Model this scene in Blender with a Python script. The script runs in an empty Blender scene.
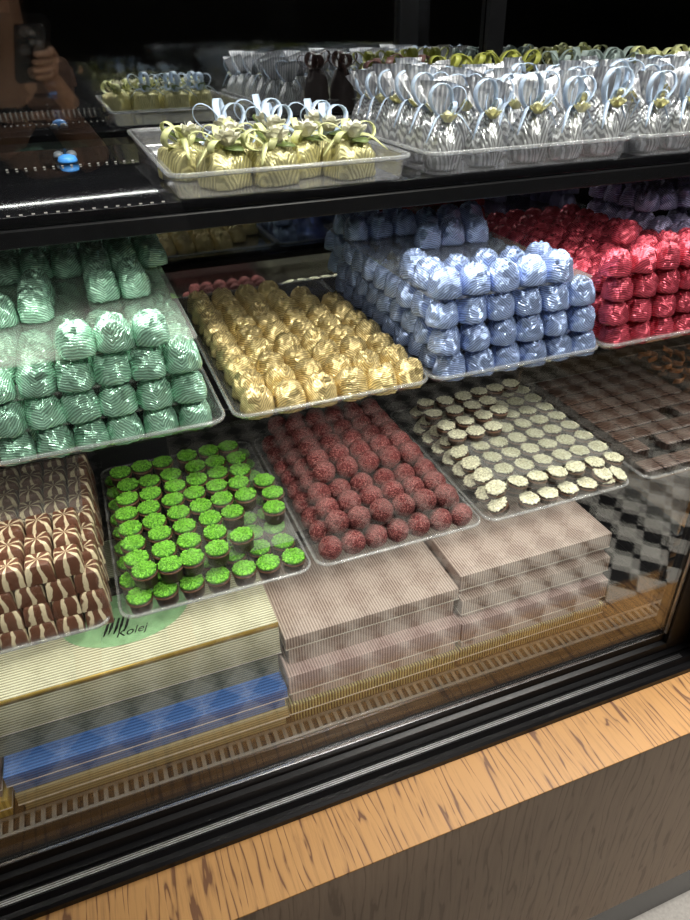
import bpy, bmesh, math, random
from mathutils import Vector, Matrix, noise
random.seed(7)
R = random.Random(11)
SC = bpy.context.scene
COL = SC.collection
H = 1.49                      # camera height; heights inside the case are measured as drops below it
PI = math.pi

# ------------------------------------------------------------------ nodes / materials
def new_mat(name):
    m = bpy.data.materials.new(name); m.use_nodes = True
    nt = m.node_tree; nt.nodes.clear()
    out = nt.nodes.new('ShaderNodeOutputMaterial')
    return m, nt, out
def nd(nt, typ, **kw):
    n = nt.nodes.new(typ)
    for k, v in kw.items():
        if k in n.inputs: n.inputs[k].default_value = v
        else: setattr(n, k, v)
    return n
def lk(nt, a, b): nt.links.new(a, b)
def rgba(c): return (c[0], c[1], c[2], 1.0)
def math_(nt, op, a, b=None):
    n = nt.nodes.new('ShaderNodeMath'); n.operation = op
    for i, v in enumerate((a, b)):
        if v is None: continue
        if isinstance(v, (int, float)): n.inputs[i].default_value = v
        else: nt.links.new(v, n.inputs[i])
    return n.outputs[0]
def ramp(nt, fac, stops):
    n = nt.nodes.new('ShaderNodeValToRGB')
    e = n.color_ramp.elements
    while len(e) < len(stops): e.new(0.5)
    for i, (p, c) in enumerate(stops):
        e[i].position = p; e[i].color = rgba(c)
    nt.links.new(fac, n.inputs[0]); return n.outputs[0]
def principled(nt, out, color=(.5,.5,.5), rough=.5, metal=0.0, spec=.5, coat=0.0):
    p = nt.nodes.new('ShaderNodeBsdfPrincipled')
    p.inputs['Roughness'].default_value = rough; p.inputs['Metallic'].default_value = metal
    p.inputs['Specular IOR Level'].default_value = spec; p.inputs['Coat Weight'].default_value = coat
    if hasattr(color, 'links') or not isinstance(color, (tuple, list)): nt.links.new(color, p.inputs['Base Color'])
    else: p.inputs['Base Color'].default_value = rgba(color)
    nt.links.new(p.outputs[0], out.inputs[0]); return p
def bump(nt, p, h, strength=.5, dist=.001):
    b = nt.nodes.new('ShaderNodeBump'); b.inputs['Strength'].default_value = strength; b.inputs['Distance'].default_value = dist
    nt.links.new(h, b.inputs['Height']); nt.links.new(b.outputs[0], p.inputs['Normal'])
def objcoord(nt):
    return nt.nodes.new('ShaderNodeTexCoord').outputs['Object']
def sep(nt, v):
    s = nt.nodes.new('ShaderNodeSeparateXYZ'); nt.links.new(v, s.inputs[0]); return s.outputs
def noise_(nt, vec, scale, detail=2.0, rough=.5):
    n = nd(nt, 'ShaderNodeTexNoise'); n.inputs['Scale'].default_value = scale; n.inputs['Detail'].default_value = detail
    n.inputs['Roughness'].default_value = rough; nt.links.new(vec, n.inputs['Vector']); return n.outputs['Fac']
def mapping(nt, vec, scale):
    n = nt.nodes.new('ShaderNodeMapping'); n.inputs['Scale'].default_value = scale; nt.links.new(vec, n.inputs[0]); return n.outputs[0]

def plain(name, c, rough=.5, metal=0.0, spec=.5, coat=0.0, nscale=90.0, var=.12, bstr=.0):
    m, nt, out = new_mat(name)
    v = objcoord(nt); f = noise_(nt, v, nscale, 3)
    col = ramp(nt, f, [(.3, [x*(1-var) for x in c]), (.7, [min(1, x*(1+var)) for x in c])])
    p = principled(nt, out, col, rough, metal, spec, coat)
    if bstr: bump(nt, p, f, bstr, .002)
    return m
def foil(name, c, pitch=.0024, metal=.8, rough=.3, dark=.36, slope=.75, bstr=.6, crink=.9, zc=1.0, yc=.35, facet=120, famt=1.25, warp=.008):
    """Striped pleated confectionery foil: fine chevron stripes over crinkled metal."""
    m, nt, out = new_mat(name)
    v = objcoord(nt); s = sep(nt, v)
    rnd = nt.nodes.new('ShaderNodeObjectInfo').outputs['Random']
    w = noise_(nt, v, 60, 2)
    ax = math_(nt, 'ABSOLUTE', math_(nt, 'ADD', s[0], math_(nt, 'MULTIPLY', math_(nt, 'SUBTRACT', rnd, .5), .012)))
    q = math_(nt, 'SUBTRACT', math_(nt, 'MULTIPLY', s[2], zc), math_(nt, 'MULTIPLY', ax, slope))
    q = math_(nt, 'ADD', q, math_(nt, 'MULTIPLY', s[1], yc))
    q = math_(nt, 'ADD', q, math_(nt, 'MULTIPLY', w, warp))
    st = math_(nt, 'SINE', math_(nt, 'MULTIPLY', q, 2*PI/pitch))
    st = math_(nt, 'MULTIPLY', math_(nt, 'ADD', st, 1.0), .5)
    col = ramp(nt, st, [(.25, [x*dark for x in c]), (.75, c)])
    hv = nt.nodes.new('ShaderNodeHueSaturation'); lk(nt, col, hv.inputs['Color'])
    lk(nt, math_(nt, 'ADD', math_(nt, 'MULTIPLY', rnd, .35), .82), hv.inputs['Value'])
    p = principled(nt, out, hv.outputs[0], rough, metal)
    vo = nd(nt, 'ShaderNodeTexVoronoi'); vo.inputs['Scale'].default_value = 130; vo.feature = 'DISTANCE_TO_EDGE'; lk(nt, v, vo.inputs['Vector'])
    cr = noise_(nt, v, 170, 3)
    h = math_(nt, 'ADD', math_(nt, 'MULTIPLY', st, .35), math_(nt, 'MULTIPLY', math_(nt, 'ADD', cr, vo.outputs['Distance']), crink))
    v3 = nd(nt, 'ShaderNodeTexVoronoi'); v3.inputs['Scale'].default_value = facet; lk(nt, v, v3.inputs['Vector'])
    amt = math_(nt, 'MULTIPLY', math_(nt, 'ADD', math_(nt, 'MULTIPLY', math_(nt, 'MAXIMUM', s[2], 0.0), 26.0), .22), famt)
    sb_ = nd(nt, 'ShaderNodeVectorMath'); sb_.operation = 'SUBTRACT'; lk(nt, v3.outputs['Color'], sb_.inputs[0]); sb_.inputs[1].default_value = (.5,.5,.5)
    sc_ = nd(nt, 'ShaderNodeVectorMath'); sc_.operation = 'SCALE'; lk(nt, sb_.outputs[0], sc_.inputs[0]); lk(nt, amt, sc_.inputs['Scale'])
    ad_ = nd(nt, 'ShaderNodeVectorMath'); ad_.operation = 'ADD'; lk(nt, sc_.outputs[0], ad_.inputs[0]); lk(nt, nt.nodes.new('ShaderNodeNewGeometry').outputs['Normal'], ad_.inputs[1])
    no_ = nd(nt, 'ShaderNodeVectorMath'); no_.operation = 'NORMALIZE'; lk(nt, ad_.outputs[0], no_.inputs[0])
    b = nt.nodes.new('ShaderNodeBump'); b.inputs['Strength'].default_value = bstr; b.inputs['Distance'].default_value = .0012
    lk(nt, h, b.inputs['Height']); lk(nt, no_.outputs[0], b.inputs['Normal']); lk(nt, b.outputs[0], p.inputs['Normal'])
    return m
def thin_glass(name, tint=(1,1,1), rough=0.0, haze=0.0, ior=1.5, gain=1.0, hazecol=(1,1,1)):
    """A face of clear sheet: Fresnel reflection over straight transmission, the same from either side."""
    m, nt, out = new_mat(name)
    geo = nt.nodes.new('ShaderNodeNewGeometry')
    i = math_(nt, 'ADD', ior, math_(nt, 'MULTIPLY', geo.outputs['Backfacing'], 1/ior - ior))
    fr = nt.nodes.new('ShaderNodeFresnel'); lk(nt, i, fr.inputs['IOR'])
    f = math_(nt, 'MINIMUM', math_(nt, 'MULTIPLY', fr.outputs[0], gain), 1.0)
    t = nd(nt, 'ShaderNodeBsdfTransparent', Color=rgba(tint))
    g = nd(nt, 'ShaderNodeBsdfGlossy', Color=(1,1,1,1), Roughness=rough)
    mx = nt.nodes.new('ShaderNodeMixShader'); lk(nt, f, mx.inputs[0]); lk(nt, t.outputs[0], mx.inputs[1]); lk(nt, g.outputs[0], mx.inputs[2])
    last = mx.outputs[0]
    if haze:
        d = nd(nt, 'ShaderNodeBsdfDiffuse', Color=rgba(hazecol))
        m2 = nt.nodes.new('ShaderNodeMixShader'); m2.inputs[0].default_value = haze
        lk(nt, last, m2.inputs[1]); lk(nt, d.outputs[0], m2.inputs[2]); last = m2.outputs[0]
    lk(nt, last, out.inputs[0]); return m
def striped(name, c, c2, axis=0, pitch=.0028, rough=.45, metal=0.0, bstr=.4, lo=.35, hi=.65):
    m, nt, out = new_mat(name)
    v = objcoord(nt); s = sep(nt, v)
    st = math_(nt, 'MULTIPLY', math_(nt, 'ADD', math_(nt, 'SINE', math_(nt, 'MULTIPLY', s[axis], 2*PI/pitch)), 1.0), .5)
    col = ramp(nt, st, [(lo, c2), (hi, c)])
    p = principled(nt, out, col, rough, metal)
    if bstr: bump(nt, p, st, bstr, .0006)
    return m
def striped_xz(name, c, c2, pitch=.0028, rough=.45, metal=0.0):
    """Stripes that run along x on every face: across the top in y, across the front in z."""
    m, nt, out = new_mat(name)
    v = objcoord(nt); s = sep(nt, v)
    q = math_(nt, 'ADD', s[1], s[2])
    st = math_(nt, 'MULTIPLY', math_(nt, 'ADD', math_(nt, 'SINE', math_(nt, 'MULTIPLY', q, 2*PI/pitch)), 1.0), .5)
    p = principled(nt, out, ramp(nt, st, [(.3, c2), (.6, c)]), rough, metal)
    bump(nt, p, st, .4, .0006); return m
def wood(name, light, dark, axis, scale=1.0, rough=.45, contrast=(.40, .62), wig=22.0):
    """Oak veneer: noise stretched along AXIS with darker pores and cathedral figure."""
    m, nt, out = new_mat(name)
    v = objcoord(nt)
    sc = [70*scale]*3; sc[axis] = 3.5*scale
    big = [9*scale]*3; big[axis] = 1.1*scale
    n1 = noise_(nt, mapping(nt, v, sc), 1.0, 6, .65)
    n2 = noise_(nt, mapping(nt, v, big), 1.0, 3)
    xs = sep(nt, v)[0]
    t = math_(nt, 'ADD', math_(nt, 'MULTIPLY', n2, wig), math_(nt, 'MULTIPLY', xs, 95.0*scale))
    line = math_(nt, 'POWER', math_(nt, 'SUBTRACT', 1.0, math_(nt, 'ABSOLUTE', math_(nt, 'SINE', t))), 3.0)
    gate = ramp(nt, noise_(nt, mapping(nt, v, [26*scale if k != axis else 9*scale for k in range(3)]), 1.0, 2), [(.36,(0,0,0)),(.54,(1,1,1))])
    line = math_(nt, 'MULTIPLY', line, math_(nt, 'ADD', .15, math_(nt, 'MULTIPLY', gate, .85)))
    f = math_(nt, 'SUBTRACT', math_(nt, 'ADD', n1, .06), math_(nt, 'MULTIPLY', math_(nt, 'MULTIPLY', line, n1), 1.0))
    col = ramp(nt, f, [(contrast[0]-.12, dark), (contrast[0], [a*.6+b*.4 for a, b in zip(light, dark)]), (contrast[1], light)])
    p = principled(nt, out, col, rough, 0, .4)
    bump(nt, p, f, .25, .001); return m

M = {}
M['mint'] = foil('mint striped foil', (.50,.86,.66), .0028, metal=.5, rough=.25, dark=.5)
M['gold'] = foil('gold striped foil', (.99,.78,.37), .0027, metal=.5, rough=.25, dark=.48)
M['blue'] = foil('blue striped foil', (.44,.57,.92), .0027, metal=.48, rough=.26, dark=.48)
M['red'] = foil('red striped foil', (.76,.10,.155), .0027, metal=.48, rough=.26, dark=.4)
M['lilac'] = foil('lilac striped foil', (.58,.53,.86), .0030, metal=.5)
M['yellowfoil'] = foil('pale gold pleated foil', (.76,.70,.35), .0036, metal=.5, dark=.58, slope=1.0, crink=.4, zc=.35, yc=.9, famt=.35, warp=.0012)
M['silver'] = foil('silver striped foil', (.92,.93,.95), .0034, metal=.7, rough=.28, dark=.45, slope=1.0, bstr=.4, crink=.35, zc=.22, yc=.5, famt=.4, warp=.002)
M['flare'] = striped('white and silver striped paper', (.88,.88,.9), (.55,.56,.60), 0, .0044, .35, .35)
M['bluerib'] = plain('pale blue satin ribbon', (.55,.67,.85), .32, 0, .6)
M['yelrib'] = plain('pale olive satin ribbon', (.72,.74,.36), .32, 0, .6)
M['oliverib'] = plain('olive satin ribbon', (.38,.40,.08), .35)
M['greyrib'] = plain('grey green satin ribbon', (.35,.43,.40), .35)
M['brownrib'] = plain('dark brown satin ribbon', (.10,.05,.045), .35)
M['brownpaper'] = plain('dark brown paper', (.045,.028,.027), .6)
M['rose'] = plain('ivory rose petal', (.90,.88,.74), .6)
M['roseyellow'] = plain('pale yellow rose petal', (.90,.87,.60), .6)
M['leaf'] = plain('green leaf', (.16,.22,.06), .5)
M['dchoc'] = plain('dark chocolate', (.030,.016,.010), .38, 0, .4)
M['mchoc'] = plain('milk chocolate', (.16,.075,.04), .4)
M['sprinkle'] = plain('bright green sprinkles', (.19,.51,.04), .5, nscale=260, var=.45)
M['undergreen'] = plain('deep green sugar', (.07,.26,.015), .6)  # mound below set darker, so gaps between sprinkles read dark
M['flake'] = plain('cream nut flakes', (.80,.74,.50), .6, nscale=300, var=.5)
M['caramel'] = plain('copper caramel curl', (.35,.16,.07), .35)

def truffle_mat():
    m, nt, out = new_mat('dark red freeze-dried crumb')
    v = objcoord(nt); f = noise_(nt, v, 620, 3, .7); g = noise_(nt, v, 120, 2)
    col = ramp(nt, f, [(.38, (.045,.007,.007)), (.52, (.16,.030,.030)), (.66, (.50,.22,.20))])
    p = principled(nt, out, col, .85, 0, .25)
    bump(nt, p, math_(nt, 'ADD', f, g), .8, .0012); return m
M['truffle'] = truffle_mat()
def marble_mat():
    m, nt, out = new_mat('milk and white chocolate star swirl')
    v = objcoord(nt); s = sep(nt, v)
    an = math_(nt, 'ARCTAN2', s[1], s[0])
    n = noise_(nt, v, 70, 2)
    q = math_(nt, 'ADD', math_(nt, 'MULTIPLY', an, 7.0), math_(nt, 'MULTIPLY', n, 4.5))
    q = math_(nt, 'ADD', q, math_(nt, 'MULTIPLY', nt.nodes.new('ShaderNodeObjectInfo').outputs['Random'], 1.4))
    st = math_(nt, 'MULTIPLY', math_(nt, 'ADD', math_(nt, 'SINE', q), 1.0), .5)
    col = ramp(nt, st, [(.70, (.135,.056,.033)), (.83, (.68,.58,.39))])
    principled(nt, out, col, .33, 0, .5); return m
M['marble'] = marble_mat()
def darkchoc_stripe():
    m, nt, out = new_mat('dark chocolate with fine piped lines')
    v = objcoord(nt); s = sep(nt, v)
    q = math_(nt, 'ADD', s[0], math_(nt, 'MULTIPLY', s[1], .8))
    st = math_(nt, 'MULTIPLY', math_(nt, 'ADD', math_(nt, 'SINE', math_(nt, 'MULTIPLY', q, 2*PI/.0058)), 1.0), .5)
    top = math_(nt, 'GREATER_THAN', s[2], .0112)
    f = math_(nt, 'MULTIPLY', st, top)
    col = ramp(nt, f, [(.35, (.030,.016,.011)), (.8, (.17,.105,.08))])
    p = principled(nt, out, col, .35, 0, .45); bump(nt, p, st, .4, .001); return m
M['darkstripe'] = darkchoc_stripe()

M['glass'] = thin_glass('clear front glass', (.985,.99,.985), gain=.85)
M['shelfglass'] = thin_glass('clear shelf glass', (.93,.96,.95))
M['plastic'] = thin_glass('clear tray plastic', (.95,.96,.96), .05, .022, 1.5, 1.15)
M['rim'] = thin_glass('frosted plastic rim', (.92,.93,.93), .2, .11, 1.5, 1.5)  # white share mixed in paints the bright highlight along the rim
M['frosted'] = thin_glass('frosted tray plastic', (.90,.90,.92), .10, .055, 1.5, 1.2)
M['acrylic'] = thin_glass('hazy acrylic sheet', (.97,.975,.96), .05, .06, 1.5, 1.1, (.95,.96,.93))  # white haze mixed in stands for light reflected off the sheet
M['black'] = plain('black powder coated metal', (.006,.006,.007), .34, 0, .25)
M['matblack'] = plain('matt black post', (.006,.006,.007), .55, 0, .3)
M['blackgloss'] = plain('black gloss shelf', (.005,.005,.006), .07, 0, .35)
M['chrome'] = plain('brushed chrome trim', (.75,.75,.78), .18, 1.0)
M['chromedim'] = plain('worn chrome trim', (.68,.68,.70), .3, 1.0)
M['paperedge'] = plain('pale paper edge', (.80,.74,.66), .6)
M['steel'] = plain('pale painted steel grille', (.17,.165,.15), .35, .5)
M['darksteel'] = plain('dark grey plinth metal', (.028,.029,.032), .25, .6)
M['deck'] = plain('dark steel deck', (.02,.02,.022), .3, .4)
M['ledge'] = wood('golden oak veneer', (.56,.295,.10), (.18,.075,.028), 1, 2.6, .45, (.36,.55))
M['panel'] = wood('brown oak veneer', (.47,.325,.22), (.31,.205,.135), 2, 2.2, .5)
def mirror_mat():
    m, nt, out = new_mat('back mirror')
    v = objcoord(nt); f = noise_(nt, v, 6, 2)
    principled(nt, out, ramp(nt, f, [(.3, (.52,.54,.55)), (.7, (.58,.60,.61))]), .03, 1.0); return m
M['mirror'] = mirror_mat()
def floor_mat():
    m, nt, out = new_mat('chequered floor tiles')
    v = objcoord(nt); s = sep(nt, v)
    a, T = .082, math.sqrt(.5)
    u = math_(nt, 'MULTIPLY', math_(nt, 'ADD', s[0], s[1]), T/a)
    w = math_(nt, 'MULTIPLY', math_(nt, 'SUBTRACT', s[1], s[0]), T/a)
    u0 = (1.66-.31)*T/a; w0 = (-.31-1.66)*T/a
    fu = math_(nt, 'FLOOR', math_(nt, 'ADD', u, .5-u0)); fw = math_(nt, 'FLOOR', math_(nt, 'ADD', w, .5-w0))
    par = math_(nt, 'PINGPONG', math_(nt, 'ADD', fu, fw), 1.0)
    border = math_(nt, 'GREATER_THAN', s[1], .335); far = math_(nt, 'LESS_THAN', s[1], -1.6)
    par = math_(nt, 'MULTIPLY', par, math_(nt, 'SUBTRACT', 1.0, border))
    n = noise_(nt, v, 140, 4, .7)
    bm_ = nt.nodes.new('ShaderNodeMix'); bm_.data_type = 'RGBA'; lk(nt, border, bm_.inputs[0]); lk(nt, ramp(nt, n, [(.3, (.62,.60,.55)), (.7, (.80,.78,.73))]), bm_.inputs[6]); lk(nt, ramp(nt, n, [(.3, (.34,.32,.30)), (.7, (.47,.45,.42))]), bm_.inputs[7]); lightc = bm_.outputs[2]
    mx = nt.nodes.new('ShaderNodeMix'); mx.data_type = 'RGBA'
    lk(nt, par, mx.inputs[0]); lk(nt, lightc, mx.inputs[6]); mx.inputs[7].default_value = (.018,.018,.02,1)
    m3 = nt.nodes.new('ShaderNodeMix'); m3.data_type = 'RGBA'; lk(nt, far, m3.inputs[0]); lk(nt, mx.outputs[2], m3.inputs[6]); m3.inputs[7].default_value = (.05,.035,.025,1)  # far floor coloured dark in place of fading light
    principled(nt, out, m3.outputs[2], .55); return m
M['floor'] = floor_mat()
M['wall'] = plain('dark shop wall', (.02,.018,.017), .8)
M['ceil'] = plain('dark shop ceiling', (.015,.015,.016), .8)
M['skin'] = plain('skin', (.42,.22,.14), .55)
M['cloth'] = plain('dark jacket cloth', (.02,.02,.024), .85)
M['jean'] = plain('dark trousers cloth', (.018,.02,.03), .85)
M['hair'] = plain('dark hair', (.02,.013,.01), .6)
M['phone'] = plain('black phone shell', (.012,.012,.014), .15)
M['lens'] = plain('grey lens ring', (.30,.30,.32), .25, .8)
M['cyan'] = plain('bright blue plastic', (.08,.36,.95), .4)
M['greydisc'] = plain('grey plastic', (.14,.16,.18), .4)
def emit(name, c, s):
    m, nt, out = new_mat(name)
    v = objcoord(nt); f = noise_(nt, v, 10)
    e = nd(nt, 'ShaderNodeEmission', Strength=s)
    lk(nt, ramp(nt, f, [(.3, c), (.7, c)]), e.inputs[0]); lk(nt, e.outputs[0], out.inputs[0]); return m
M['led'] = emit('white LED dots', (1,.93,.82), .55)

# ------------------------------------------------------------------ mesh helpers
def finish(name, bm, mat, parent=None, smooth=True, loc=None):
    me = bpy.data.meshes.new(name)
    bmesh.ops.recalc_face_normals(bm, faces=bm.faces)
    bm.to_mesh(me); bm.free()
    if smooth:
        for p in me.polygons: p.use_smooth = True
    for mm in (mat if isinstance(mat, (list, tuple)) else [mat]): me.materials.append(mm)
    o = bpy.data.objects.new(name, me); COL.objects.link(o)
    if parent is not None: o.parent = parent
    if loc is not None: o.location = loc
    return o
def autosharp(o, ang=40):
    me = o.data
    bm = bmesh.new(); bm.from_mesh(me)
    for e in bm.edges:
        if len(e.link_faces) == 2 and e.calc_face_angle(0) > math.radians(ang): e.smooth = False
    bm.to_mesh(me); bm.free(); return o
def bx(bm, x0, x1, y0, y1, z0, z1, bev=0.0, seg=2):
    r = bmesh.ops.create_cube(bm, size=1.0)
    vs = r['verts']
    bmesh.ops.scale(bm, vec=(x1-x0, y1-y0, z1-z0), verts=vs)
    bmesh.ops.translate(bm, vec=((x0+x1)/2, (y0+y1)/2, (z0+z1)/2), verts=vs)
    if bev:
        es = list({e for v in vs for e in v.link_edges})
        bmesh.ops.bevel(bm, geom=es, offset=bev, segments=seg, profile=.5, affect='EDGES')
def box_obj(name, ext, mat, parent=None, bev=0.0, origin=None):
    bm = bmesh.new(); x0,x1,y0,y1,z0,z1 = ext
    bx(bm, x0,x1,y0,y1,z0,z1, bev)
    o = finish(name, bm, mat, parent, smooth=bool(bev))
    if bev: autosharp(o, 50)
    return o
def loops_mesh(bm, rings, cap0=True, cap1=True):
    """Bridges closed rings of points (equal counts) into a skin."""
    vr = [[bm.verts.new(p) for p in r] for r in rings]
    n = len(vr[0])
    for a, b in zip(vr, vr[1:]):
        for i in range(n): bm.faces.new((a[i], a[(i+1) % n], b[(i+1) % n], b[i]))
    if cap0: bm.faces.new(vr[0][::-1])
    if cap1: bm.faces.new(vr[-1])
    return vr
def lathe_rings(prof, n=20): return [[(r*math.cos(2*PI*i/n), r*math.sin(2*PI*i/n), z) for i in range(n)] for r, z in prof]
def rrect(x0, x1, y0, y1, r, z, k=5):
    pts = []
    for cx, cy, a0 in ((x1-r, y1-r, 0), (x0+r, y1-r, 90), (x0+r, y0+r, 180), (x1-r, y0+r, 270)):
        for i in range(k+1):
            a = math.radians(a0 + 90*i/k); pts.append((cx+r*math.cos(a), cy+r*math.sin(a), z))
    return pts
def strip(bm, path, widths, normal_hint=(0,0,1), thick=.0006):
    """A ribbon with thickness that follows PATH; width direction is across the path."""
    n = len(path); P = [Vector(p) for p in path]; rows = []
    for i in range(n):
        t = (P[min(i+1, n-1)] - P[max(i-1, 0)]).normalized()
        h = Vector(normal_hint[i]) if isinstance(normal_hint, list) else Vector(normal_hint)
        w = h - t*h.dot(t)
        if w.length < 1e-6: w = Vector((1,0,0))
        w.normalize(); nn = t.cross(w).normalized()
        ww = widths if isinstance(widths, float) else widths[i]
        rows.append([bm.verts.new(P[i] + w*ww*s1*.5 + nn*thick*s2*.5) for s1, s2 in ((-1,-1),(1,-1),(1,1),(-1,1))])
    for a, b in zip(rows, rows[1:]):
        for i in range(4): bm.faces.new((a[i], a[(i+1)%4], b[(i+1)%4], b[i]))
    bm.faces.new(rows[0][::-1]); bm.faces.new(rows[-1])
def tag(o, label, cat, group=None, kind=None):
    o['label'] = label; o['category'] = cat
    if group: o['group'] = group
    if kind: o['kind'] = kind
    return o
def empty(name, loc=(0,0,0), rz=0.0):
    o = bpy.data.objects.new(name, None); COL.objects.link(o); o.location = loc; o.rotation_euler = (0,0,rz)
    o.empty_display_size = .02
    return o
def copy_tree(o, parent=None):
    c = o.copy(); COL.objects.link(c)
    if parent is not None: c.parent = parent
    for ch in o.children: copy_tree(ch, c)
    return c
ORD = ['first','second','third','fourth','fifth','sixth','seventh','eighth','ninth','tenth','eleventh','twelfth','thirteenth']
LAY = ['bottom','second','third','fourth','fifth']
class Kind:
    """Prototype variants of one thing; put() moves an unused prototype or copies one."""
    def __init__(s, protos): s.p = protos; s.used = [False]*len(protos)
    def put(s, loc, rot, label, cat, group, scale=1.0, i=None):
        i = R.randrange(len(s.p)) if i is None else i
        o = s.p[i]
        if s.used[i]: o = copy_tree(s.p[i])
        s.used[i] = True
        o.location = loc; o.rotation_euler = rot if isinstance(rot, tuple) else (0,0,rot)
        o.scale = (scale,)*3
        return tag(o, label, cat, group)
    def purge(s):
        for o, u in zip(s.p, s.used):
            if not u:
                for ch in list(o.children_recursive): bpy.data.objects.remove(ch)
                bpy.data.objects.remove(o)

# ------------------------------------------------------------------ the room
def struct(o): o['kind'] = 'structure'; return o
def slab(name, ext, mat): return struct(box_obj(name, ext, mat))
slab('floor', (-2.6, 4.2, -3.2, 1.6, -.06, 0), M['floor'])
slab('wall_front', (-2.6, 4.2, -3.3, -3.2, 0, 2.9), M['wall'])
slab('wall_back', (-2.6, 4.2, 1.6, 1.7, 0, 2.9), M['wall'])
slab('wall_left', (-2.7, -2.6, -3.3, 1.7, 0, 2.9), M['wall'])
slab('wall_right', (4.2, 4.3, -3.3, 1.7, 0, 2.9), M['wall'])
slab('ceiling', (-2.7, 4.3, -3.3, 1.7, 2.9, 3.0), M['ceil'])

# ------------------------------------------------------------------ counter and display case
X0, X1 = -.62, 1.5
counter = tag(empty('counter', (.4,.7,0)), 'wooden counter with golden oak ledge carrying the black glass case', 'counter')
def part(name, bm, mat, par, smooth=False):
    o = finish(name, bm, mat, None, smooth); o.parent = par
    o.matrix_parent_inverse = Matrix.Translation(-Vector(par.location)); return o
def pbox(name, ext, mat, par, bev=0.0):
    bm = bmesh.new(); bx(bm, *ext, bev); o = part(name, bm, mat, par, bool(bev))
    if bev: autosharp(o, 50)
    return o
pbox('ledge', (X0, X1, .405, 1.10, H-.870, H-.867), M['ledge'], counter, .0008)['label'] = 'golden oak ledge'
pbox('front_panel', (X0, X1, .4056, 1.10, H-1.365, H-.8703), M['panel'], counter)['label'] = 'brown oak front panel'
pbox('plinth', (X0, X1, .412, 1.10, 0, H-1.3655), M['darksteel'], counter)['label'] = 'dark grey metal plinth'

case = tag(empty('display_case', (.4,.7,H-.867)), 'black framed glass display case full of chocolates standing on the oak ledge', 'display case')
def extrude_x(name, prof, x0, x1, mat, par):
    bm = bmesh.new()
    loops_mesh(bm, [[(x, y, H-d) for y, d in prof] for x in (x0, x1)])
    return part(name, bm, mat, par)
XR = .7245                     # the front glass ends here, beside the corner post
extrude_x('frame_rail', [(.5555,.8665),(.49,.8665),(.49,.8575),(.4935,.8545),(.500,.8545),(.5045,.8475),(.5165,.8475),(.5165,.842),(.524,.842),(.526,.829),(.5325,.827),(.5335,.8125),(.5555,.8125)], X0, XR+.045, M['black'], case)
bm = bmesh.new()
for ya, w_ in ((.5068,.0012), (.5092,.0016), (.5122,.0009)): bx(bm, -.32, XR+.02, ya, ya+w_, H-.8475, H-.8466)
part('chrome_trim', bm, M['chromedim'], case)
extrude_x('glass_bead', [(.5325,.8125),(.5325,.8105),(.5355,.8105),(.5355,.8125)], X0, XR, M['chrome'], case)
def pane(name, y, x0, x1):
    return pbox(name, (x0, x1, y-.0015, y+.0015, H-.8105, H+.33), M['glass'], case)
pane('outer_glass', .5335, X0, XR-.0005); pane('inner_glass', .5505, X0, XR-.0005)
# corner post with a stepped face and a side return
bm = bmesh.new()
bx(bm, XR, XR+.042, .525, .557, H-.8665, H+.33, .0015)
o = part('corner_post', bm, M['matblack'], case, True); autosharp(o, 50)
bm = bmesh.new(); bx(bm, XR-.0028, XR-.0005, .529, .533, H-.8095, H+.33)
o = part('post_bead', bm, M['chromedim'], case)
bm = bmesh.new(); bx(bm, XR+.046, XR+.075, .49, .545, H-.8665, H+.33, .0015)
o = part('outer_post', bm, M['black'], case, True); autosharp(o, 50)
# deck, end panel, roof, mirror
pbox('deck', (X0, .80, .5565, 1.075, H-.8665, H-.803), M['deck'], case)
pbox('back_mirror', (X0, 1.45, 1.062, 1.070, H-.405, H+.30), M['mirror'], case)
pbox('back_panel', (X0, 1.45, 1.060, 1.070, H-.802, H-.4055), plain('dark grey back panel', (.035,.035,.037), .4), case)
bm = bmesh.new()
for k in range(5):
    bx(bm, .7675-.0022*k*0, .80, .60, 1.055, H-.800+.024*k, H-.7785+.024*k, .0025)
o = part('end_panel', bm, M['black'], case, True); autosharp(o, 50); o['label'] = 'black ribbed end panel'
pbox('end_glass', (.7690, .7740, .60, 1.055, H-.679, H-.541), thin_glass('streaky end glass', (.78,.80,.80), .16, .12, 1.5, 1.5), case)
pbox('roof', (X0, 1.45, .50, 1.08, H+.325, H+.345), M['black'], case)
bm = bmesh.new(); bx(bm, .630, .658, 1.050, 1.060, H-.118, H+.29)
part('mirror_joint', bm, M['black'], case)
# shelves
sh = pbox('upper_shelf', (X0, 1.45, .606, .985, H-.1285, H-.1195), M['blackgloss'], case, .001); sh['label'] = 'black gloss upper shelf'
bm = bmesh.new(); bx(bm, X0, 1.45, .604, .616, H-.1435, H-.1290, .0015)
part('shelf_rail', bm, M['black'], case)
sh = pbox('middle_shelf', (X0, 1.45, .618, .985, H-.3335, H-.3255), M['blackgloss'], case, .001); sh['label'] = 'black gloss middle shelf'
bm = bmesh.new(); bx(bm, X0, 1.45, .6195, .6235, H-.346, H-.334, .001); part('shelf_rail', bm, M['black'], case)
sh = pbox('lower_shelf', (X0, .90, .604, .985, H-.5365, H-.5285), M['shelfglass'], case, .001); sh['label'] = 'clear glass lower shelf'
bm = bmesh.new(); bx(bm, X0, .90, .640, .660, H-.549, H-.537, .001); part('shelf_rail', bm, M['black'], case)
# small glowing dots in place of dotted highlights along the upper shelf
for y in (.6075, .842):
    bm = bmesh.new(); x = -.55
    while x < .075:
        bx(bm, x, x+.0024, y, y+.0010, H-.1192, H-.1184); x += .0092
    part('led_strip', bm, M['led'], case)
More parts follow.
